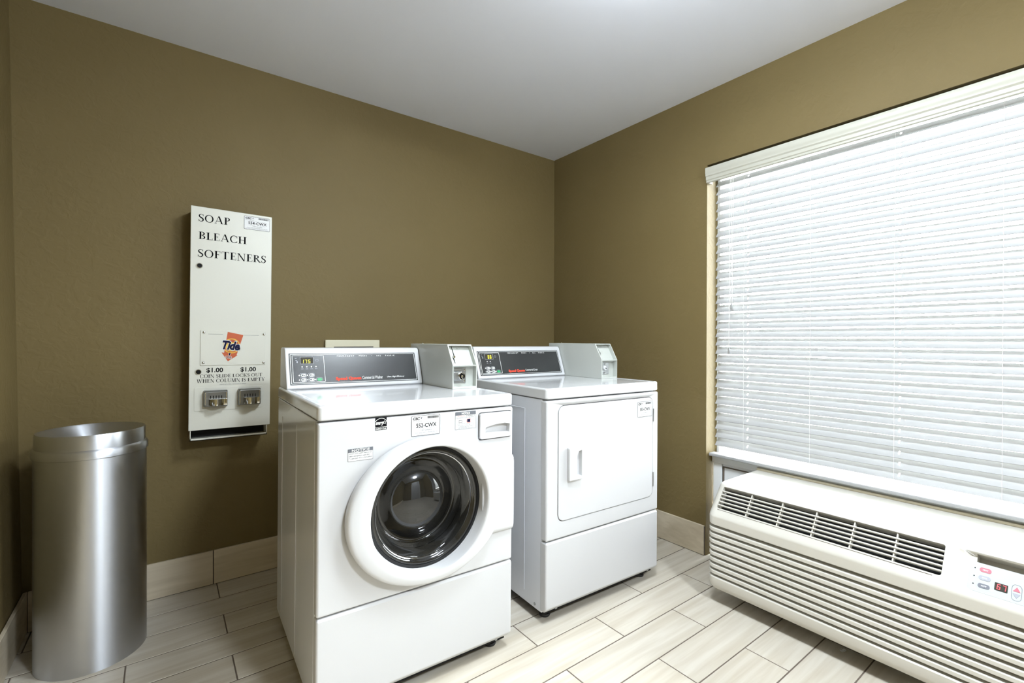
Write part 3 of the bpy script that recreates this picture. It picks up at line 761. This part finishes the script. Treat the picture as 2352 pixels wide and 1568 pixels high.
# detergent drawer front with a scooped grip
g = G(); g.prism(rrect(.537, .674, .789, .880, .010, 4), lambda a, b: (a, .010, b), lambda a, b: (a, -.0085, b))
dw = g.build('detergent_drawer', PLAST, wm, bevel=.003, seg=2, ang_bevel=60)
cut = G(); cut.loft([[(a, -.03, b) for a, b in [(.557, .8075), (.610, .8045), (.663, .8035), (.665, .8375), (.640, .8425), (.600, .8405), (.562, .834), (.556, .828)]], [(a, .030, b) for a, b in [(.563, .8125), (.610, .8105), (.657, .8095), (.659, .8320), (.640, .8365), (.600, .8345), (.568, .829), (.562, .824)]]])
cutb = G().box(.530, .68, .006, .05, .78, .89)
boolean(dw, [cut.build('c', PLAST)])
G().box(.538, .673, .0095, .030, .790, .879).build('grip_well', PLAST, dw)
# prints on the front
es = flat('energy_sticker', [[(.167, .8585), (.203, .8585), (.203, .897), (.167, .897)]], lambda u, v: FR(u, v, .0005), INK, wm)
PW = lambda u, v: FR(u, v, .0009)
n = 20; oa = [(.185+.0205*cos(PI*(.12+.76*k/n)), .8765+.0185*sin(PI*(.12+.76*k/n))) for k in range(n+1)]; ia = [(.185+.0193*cos(PI*(.12+.76*k/n)), .8765+.0172*sin(PI*(.12+.76*k/n))) for k in range(n+1)]
flat('sticker_arc', [[oa[i], oa[i+1], ia[i+1], ia[i]] for i in range(n)], PW, WINK, es)
star = [(.196+(.0068 if k % 2 == 0 else .0029)*sin(2*PI*k/10+.15), .8815+(.0068 if k % 2 == 0 else .0029)*cos(2*PI*k/10+.15)) for k in range(10)]
ist = [(.196+(.0045 if k % 2 == 0 else .0019)*sin(2*PI*k/10+.15), .8815+(.0045 if k % 2 == 0 else .0019)*cos(2*PI*k/10+.15)) for k in range(10)]
ringflat('sticker_star', star, ist, PW, WINK, es)
text('sticker_script', 'energy', .1685, .1935, .8715, .8835, PW, WINK, es, bold=.02, shear=.45)
flat('sticker_rule', [[(.167, .8672), (.203, .8672), (.203, .8682), (.167, .8682)]], PW, WINK, es)
text('sticker_lettering', 'ENERGY STAR', .1685, .2015, .8598, .8648, PW, WINK, es, bold=.02)
csc_label(wm, '552-CWX', .2845, .3860, .8265, .8925, FR)
st, P = notice_frame(wm, .443, .523, .8325, .8925, .012, FR)
text('notice_heading', 'NOTICE', .467, .499, .8825, .8900, P, WINK, st, bold=.03)
text('notice_lettering', 'High Efficiency', .450, .480, .8755, .8795, P, RINK, st)
text('notice_lettering', 'HE DETERGENT IS', .484, .518, .8755, .8795, P, INK, st)
text('notice_lettering', 'RECOMMENDED FOR BEST PERFORMANCE', .447, .519, .8700, .8735, P, GINK, st)
frame_line('cup_symbol', .456, .469, .8545, .8635, .001, .0010, P, INK, st)
flat('box_symbol', [[(.489, .855), (.501, .855), (.501, .8655), (.489, .8655)]], P, NAVY, st)
ringflat('ban_symbol', circ(.495, .8603, .0095, .0078), circ(.495, .8603, .0087, .0070), P, RINK, st)
for i, s in enumerate(('IF USING NON HE DETERGENT, AVOID', 'OVERSUDSING BY USING ONLY 1/2 THE', 'DETERGENT MANUFACTURERS', 'RECOMMENDED AMOUNT')):
    text('notice_lettering', s, .449+.004*(i//2)*1.5, .517-.004*(i//2)*1.5, .8490-.0048*i, .8522-.0048*i, P, GINK, st)
st, P = notice_frame(wm, .0855, .1605, .7735, .8105, .0105, FR)
text('notice_heading', 'NOTICE', .0965, .1500, .8012, .8092, P, WINK, st, bold=.02)
for i, s in enumerate(('DOOR LOCK LIGHT must go out', 'before attempting to open door.', 'To open, push door in then pull out.')):
    text('notice_lettering', s, .0885, (.156, .151, .1585)[i], .7930-.0070*i, .7978-.0070*i, P, INK, st)
console(wm, 'Commercial Washer', '175', 4)
coin_box(wm, True)
cs_P = None

# extra small lettering on the washer overlay is part of its overlay
ovw = [c for c in wm.children if c.name.startswith('control_overlay')][0]
def over(u, v, e=.0014):
    yb, zb_, yt, zt = .541, ZT-.002, .594, 1.089
    Aa = Vector((0, yb+.001, zb_+.012)); Bb = Vector((0, yt-.004, zt-.006)); d = (Bb-Aa).normalized(); nn = Vector((0, -d.z, d.y)); p = Aa+d*v+nn*e
    return (u, p.y, p.z)
text('model_lettering', 'Ultra High Efficiency', .020+.384, .020+.462, .006+.0155, .006+.0240, over, WINK, ovw, bold=.01, shear=.25)

# ---------------- dryer
dm = machine('tumble_dryer', (-1.0875, -1.17368, .001), -.03725, .00334)
tag(dm, 'white tumble dryer with rectangular flat door standing next to the window', 'dryer')
cabinet_parts(dm)
G().box(-.0003, .0014, .146, .1485, .085, .85).build('side_crease', ENAM, dm, bevel=.0008, seg=1)
G().box(-.0003, .0014, .146, .66, .8485, .851).build('side_crease', ENAM, dm, bevel=.0008, seg=1)
G().lathe([(.006, 0), (.006, -.0015), (.004, -.003), (0, -.003)], (.0015, .0735, .0574), 'x', 12, True, False).build('side_screw', ZINC, dm)
g = G(); g.box(0, W, 0, .038, ZS, ZL-.004); fp = g.build('front_panel', ENAMF, dm, bevel=.0075, seg=4)
dx0, dx1, dz0, dz1 = .0575, .6455, .3995, .8735
c = G(); c.prism(rrect(dx0, dx1, dz0, dz1, .034, 8), lambda a, b: (a, -.05, b), lambda a, b: (a, .020, b)); boolean(fp, [c.build('c', ENAM)])
g = G(); g.prism(rrect(dx0-.004, dx1+.004, dz0-.004, dz1+.004, .034, 6), lambda a, b: (a, .0185, b), lambda a, b: (a, .021, b)); g.build('door_seal', RUBBER, dm)
g = G(); g.prism(rrect(dx0+.0032, dx1-.0032, dz0+.0032, dz1-.0032, .031, 8), lambda a, b: (a, .0185, b), lambda a, b: (a, -.0022, b))
dd = g.build('door', ENAMF, dm, bevel=.0028, seg=3, ang_bevel=60)
hx0, hx1, hz0, hz1 = .1065, .1805, .5625, .6985
g = G(); g.prism(rrect(hx0, hx1, hz0, hz1, .006, 3), lambda a, b: (a, -.001, b), lambda a, b: (a+.0, -.018, b)); hd = g.build('door_handle', PLAST, dd, bevel=.004, seg=3, ang_bevel=60)
c = G(); c.loft([[(a, -.05, b) for a, b in [(.145, .578), (.1775, .572), (.1775, .690), (.158, .686), (.145, .670)]], [(a, .0, b) for a, b in [(.150, .584), (.172, .580), (.172, .680), (.158, .678), (.150, .664)]]])
boolean(hd, [c.build('c', PLAST)])
for z0, z1 in ((.756, .816), (.448, .515)):
    G().lathe([(.0035, z0), (.0035, z1)], (dx1+.001, -.001, 0), 'z', 10).build('hinge', ZINC, dd)
csc_label(dm, '553-CWX', .5325, .6325, .7835, .8540, lambda u, v, d=.0005: (u, -.0022-d, v))
console(dm, 'Commercial Dryer', '00', 2)
coin_box(dm, False)

# ================================================================== SOAP DISPENSER
VD, VW, VH = .115, .3185, .9813
vd = empty('soap_dispenser', (-2.21689, 0, .73899), (0, .00964, 0))
tag(vd, 'tall ivory coin-operated soap dispenser hung on the olive wall', 'dispenser')
G().box(.004, VW-.004, -VD+.012, -.002, .012, VH-.004).build('cabinet', IVORY, vd, bevel=.002)
g = G(); g.box(0, VW, -VD, -VD+.014, 0, VH); vdoor = g.build('door_panel', IVORY, vd, bevel=.003, seg=2)
VF = lambda u, v: (u, -VD-.0005, v)
serif('lettering', 'SOAP', .0285, .1465, .9155, .9490, VF, INK, vdoor)
serif('lettering', 'BLEACH', .0300, .2130, .8385, .8720, VF, INK, vdoor)
serif('lettering', 'SOFTENERS', .0275, .2935, .7600, .7945, VF, INK, vdoor)
for z in (.7215, .2565):
    lk = G().lathe([(.0125, 0), (.0125, -.002), (.0105, -.005), (.0095, -.005)], (.034, -VD, z), 'y', 20, True, True).build('lock', CHROME, vdoor)
    G().lathe([(.0090, 0), (0, 0)], (.034, -VD-.0054, z), 'y', 16, False, False).build('keyhole', BLACK, lk)
# product plate with four round screws and its sticker
g = G(); g.box(.040, .297, -VD-.0028, -VD, .284, .439); pt = g.build('product_plate', IVORY, vdoor, bevel=.0008, seg=1)
for x, z in ((.053, .430), (.289, .4255), (.052, .2965), (.288, .2935)):
    G().lathe([(.0058, 0), (.0050, -.0022), (.0030, -.0036), (0, -.0040)], (x, -VD-.0028, z), 'y', 14, True, False).build('screw', CHROME, pt)
PP = lambda u, v: (u, -VD-.0036, v)
flat('slot_line', [[(.0685, .4235), (.124, .4235), (.124, .4225), (.0685, .4225)], [(.206, .4205), (.268, .4205), (.268, .4195), (.206, .4195)]], PP, GINK, pt)
th = -.215; tx, tz = .1585, .361     # tilted sticker
def TS(e):
    def f(u, v): return (tx+u*cos(th)-v*sin(th), -VD-e, tz+u*sin(th)+v*cos(th))
    return f
stk = flat('product_sticker', [[(-.042, -.066), (.046, -.066), (.046, .072), (-.042, .072)]], TS(.0034), PAPER, pt); stk.data.materials[0] = IVORY
flat('sticker_arrow', [[(-.031, .068), (.032, .068), (.026, -.0271), (-.024, -.0271)], [(-.034, -.027), (.030, -.027), (-.001, -.061)]], TS(.0038), ORANGE, pt)
TR = lambda e: (lambda u, v: (tx+u, -VD-e, tz+v))
for r0, r1, m, e in ((.0335, .0295, YELLOW, .0042), (.0235, .0, YELLOW, .0041)):
    if r1: ringflat('sticker_ring', circ(.0, .010, r0, r0, 36), circ(.0, .010, r1, r1, 36), TR(e), m, pt)
    else: flat('sticker_disc', [circ(.0, .006, r0, r0*.9, 30)], TR(e), m, pt)
def slantfn(e, s=-.10):
    return lambda u, v: (tx+u, -VD-e, tz+v+s*u)
text('sticker_word_edge', 'Tide', -.0385, .0355, -.0120, .0345, slantfn(.0046), PAPER, pt, bold=.075, shear=.35)
text('sticker_word', 'Tide', -.0355, .0325, -.0090, .0315, slantfn(.0050), NAVY, pt, bold=.045, shear=.35)
text('sticker_lettering', '1', -.006, .002, -.035, -.022, TS(.0042), WINK, pt, bold=.06); text('sticker_lettering', '1', -.0048, .0008, -.034, -.023, TS(.0046), NAVY, pt, bold=.02)
text('sticker_lettering', 'LOAD', -.0145, .0105, -.049, -.037, TS(.0042), WINK, pt, bold=.06); text('sticker_lettering', 'LOAD', -.0130, .0090, -.0478, -.0382, TS(.0046), NAVY, pt, bold=.01)
for x0, x1 in ((.0635, .1265), (.1945, .2575)):
    text('price_lettering', '$1.00', x0, x1, .2500, .2735, VF, INK, vdoor, bold=.022)
serif('lettering', 'COIN SLIDE LOCKS OUT', .0400, .2835, .2290, .2445, VF, INK, vdoor)
serif('lettering', 'WHEN COLUMN IS EMPTY', .0285, .2950, .2075, .2240, VF, INK, vdoor)
text('maker_lettering', '\u2022VEND-RITE MFG., CHICAGO, IL 60607\u2022', .113, .218, .1955, .2000, VF, GINK, vdoor)
# raised pad that carries the two coin slides
g = G(); g.prism(rrect(.0195, .2860, .084, .1865, .006), lambda a, b: (a, -VD, b), lambda a, b: (a, -VD-.0016, b)); g.build('slide_pad', IVORY, vdoor, bevel=.0012, seg=2, ang_bevel=60)
def coin_slide(x0, x1, z0, z1):
    yf = -VD-.0016
    g = G(); g.loft([[(a, yf, b) for a, b in rrect(x0, x1, z0, z1, .003, 2)], [(a, yf-.024, b) for a, b in rrect(x0+.001, x1-.001, z0+.002, z1-.001, .003, 2)], [(a, yf-.031, b) for a, b in rrect(x0+.004, x1-.004, z0+.005, z1-.006, .003, 2)]])
    cs_ = g.build('coin_slide', DZINC, vd, bevel=.001)
    w = x1-x0
    # slot bars above the pusher
    for k in range(5):
        xc = x0+w*(.27+.115*k)
        G().box(xc-.0016, xc+.0016, yf-.0325, yf-.030, z0+(z1-z0)*.52, z0+(z1-z0)*.70).build('coin_gate', BLACK, cs_)
    # side trim strips
    for xx in (x0+.0035, x1-.0085):
        G().box(xx, xx+.005, yf-.0335, yf-.026, z0+.012, z1-.008).build('side_strip', CHROME, cs_, bevel=.001)
    # curved pusher tongue
    zc0, zc1 = z0+(z1-z0)*.12, z0+(z1-z0)*.50
    rings = []
    for k in range(11):
        t = k/10; x = x0+w*(.20+.76*t); yy = yf-.031-.026*sin(PI*min(1, t*1.15))**.7 if t < .87 else yf-.034-.008
        rings.append([(x, yf-.028, zc0+.003), (x, yy, zc0), (x, yy-.001, (zc0+zc1)/2), (x, yy, zc1), (x, yf-.028, zc1-.002)])
    g = G(); g.loft(rings); g.build('pusher', CHROME, cs_, angle=50)
    return cs_
coin_slide(.0535, .1440, .1010, .1745)
coin_slide(.1850, .2760, .1005, .1765)
# open delivery tray below the door
g = G(); x0, x1 = .006, .3065; zb_, zt_ = -.0455, .004; yf = -VD+.003
g.box(x0, x1, yf, -.004, zb_, zb_+.003); g.box(x0, x0+.003, yf, -.004, zb_, zt_); g.box(x1-.003, x1, yf, -.004, zb_, zt_)
g.box(x0, x1, yf, yf+.002, zb_, zb_+.010); g.box(x0, x1, -.030, -.004, zb_, zt_)
g.build('delivery_tray', IVORY, vd)
g = G(); g.box(x0+.004, x1-.004, -.038, -.0305, zb_+.004, zt_+.008); g.build('tray_back', SHADOWG, vd)
csc_label(vd, '554-CWX', .2025, .3090, .9095, .9705, lambda u, v, d=.0005: (u, -VD-d, v))

# ================================================================== WASTE BIN
tb = empty('waste_bin', (-2.510, -.297, 0))
tag(tb, 'round brushed stainless steel waste bin with open funnel top', 'bin')
R = .1555
G().lathe([(.0, .012), (R-.004, .012), (R-.004, .003), (R, 0), (R, .742), (R-.003, .744)], n=96, cap0=False, cap1=False).build('body', STEEL, tb)
G().lathe([(R+.001, .728), (R+.0045, .730), (R+.0045, .752), (R+.001, .757), (R-.003, .760), (R-.0035, .806), (R-.0055, .8105), (R-.009, .8095), (R-.012, .806), (.083, .762), (.080, .758), (.079, .735)], n=96, cap0=False, cap1=False).build('funnel_lid', STEEL, tb)
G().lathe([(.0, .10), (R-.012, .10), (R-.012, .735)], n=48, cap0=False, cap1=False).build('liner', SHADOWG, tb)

# ================================================================== WALL PLATE behind the washer
wp = empty('wall_plate', (-1.473, 0, 1.06))
tag(wp, 'cream plastic wall plate with narrow slot showing above the washing machine console', 'wall plate')
g = G(); g.box(-.147, .147, -.020, 0, -.08, .0765); g.build('cover', CREAM, wp, bevel=.004, seg=3)
G().box(-.104, .110, -.0208, -.018, .0355, .0395).build('slot', SHADOWG, wp)

# ================================================================== CEILING LAMPS (above and behind the picture edge)
def ceiling_lamp(x, y, label, shade, lens, r=.20):
    cl = empty('ceiling_lamp', (x, y, H)); tag(cl, label, 'lamp', 'drum lamps on the ceiling')
    G().lathe([(.09, 0), (.09, -.014), (.0, -.014)], n=32, cap0=False, cap1=False).build('canopy', WFRAME, cl)
    G().lathe([(r, -.010), (r, -.090)], n=48, cap0=False, cap1=False).build('shade', shade, cl)
    G().lathe([(r-.002, -.084), (r-.05, -.088), (0.0, -.090)], n=48, cap0=False, cap1=False).build('diffuser', lens, cl)
    for z in (-.011, -.089): G().lathe([(r+.0025, z-.004), (r+.0025, z+.004), (r-.0025, z+.004), (r-.0025, z-.004), (r+.0025, z-.004)], n=48, cap0=False, cap1=False).build('rim', CHROME, cl)
    return cl
ceiling_lamp(-1.24, -1.86, 'round white drum ceiling lamp nearest the washing machine', SHADE, LENS)
ceiling_lamp(-1.28, -3.60, 'round white drum ceiling lamp nearest the added door', SHADE2, LENS2)

# ================================================================== lint on the floor
random.seed(3)
g = G(); pts = []
for i in range(6):
    for j in range(5):
        pts.append((-.012+.0045*i+random.uniform(-.001, .001), -.008+.004*j+random.uniform(-.001, .001), max(.0002, .003*random.random())))
g.add(pts, [(i*5+j, i*5+j+1, (i+1)*5+j+1, (i+1)*5+j) for i in range(5) for j in range(4) if (i, j) not in ((0, 0), (4, 3), (2, 3))])
lt = g.build('paper_scrap', PAPER, smooth=False); lt.location = (-.30, -1.93, .0006)
tag(lt, 'tiny crumpled paper scrap on the floor tiles beneath the air conditioner', 'scrap')
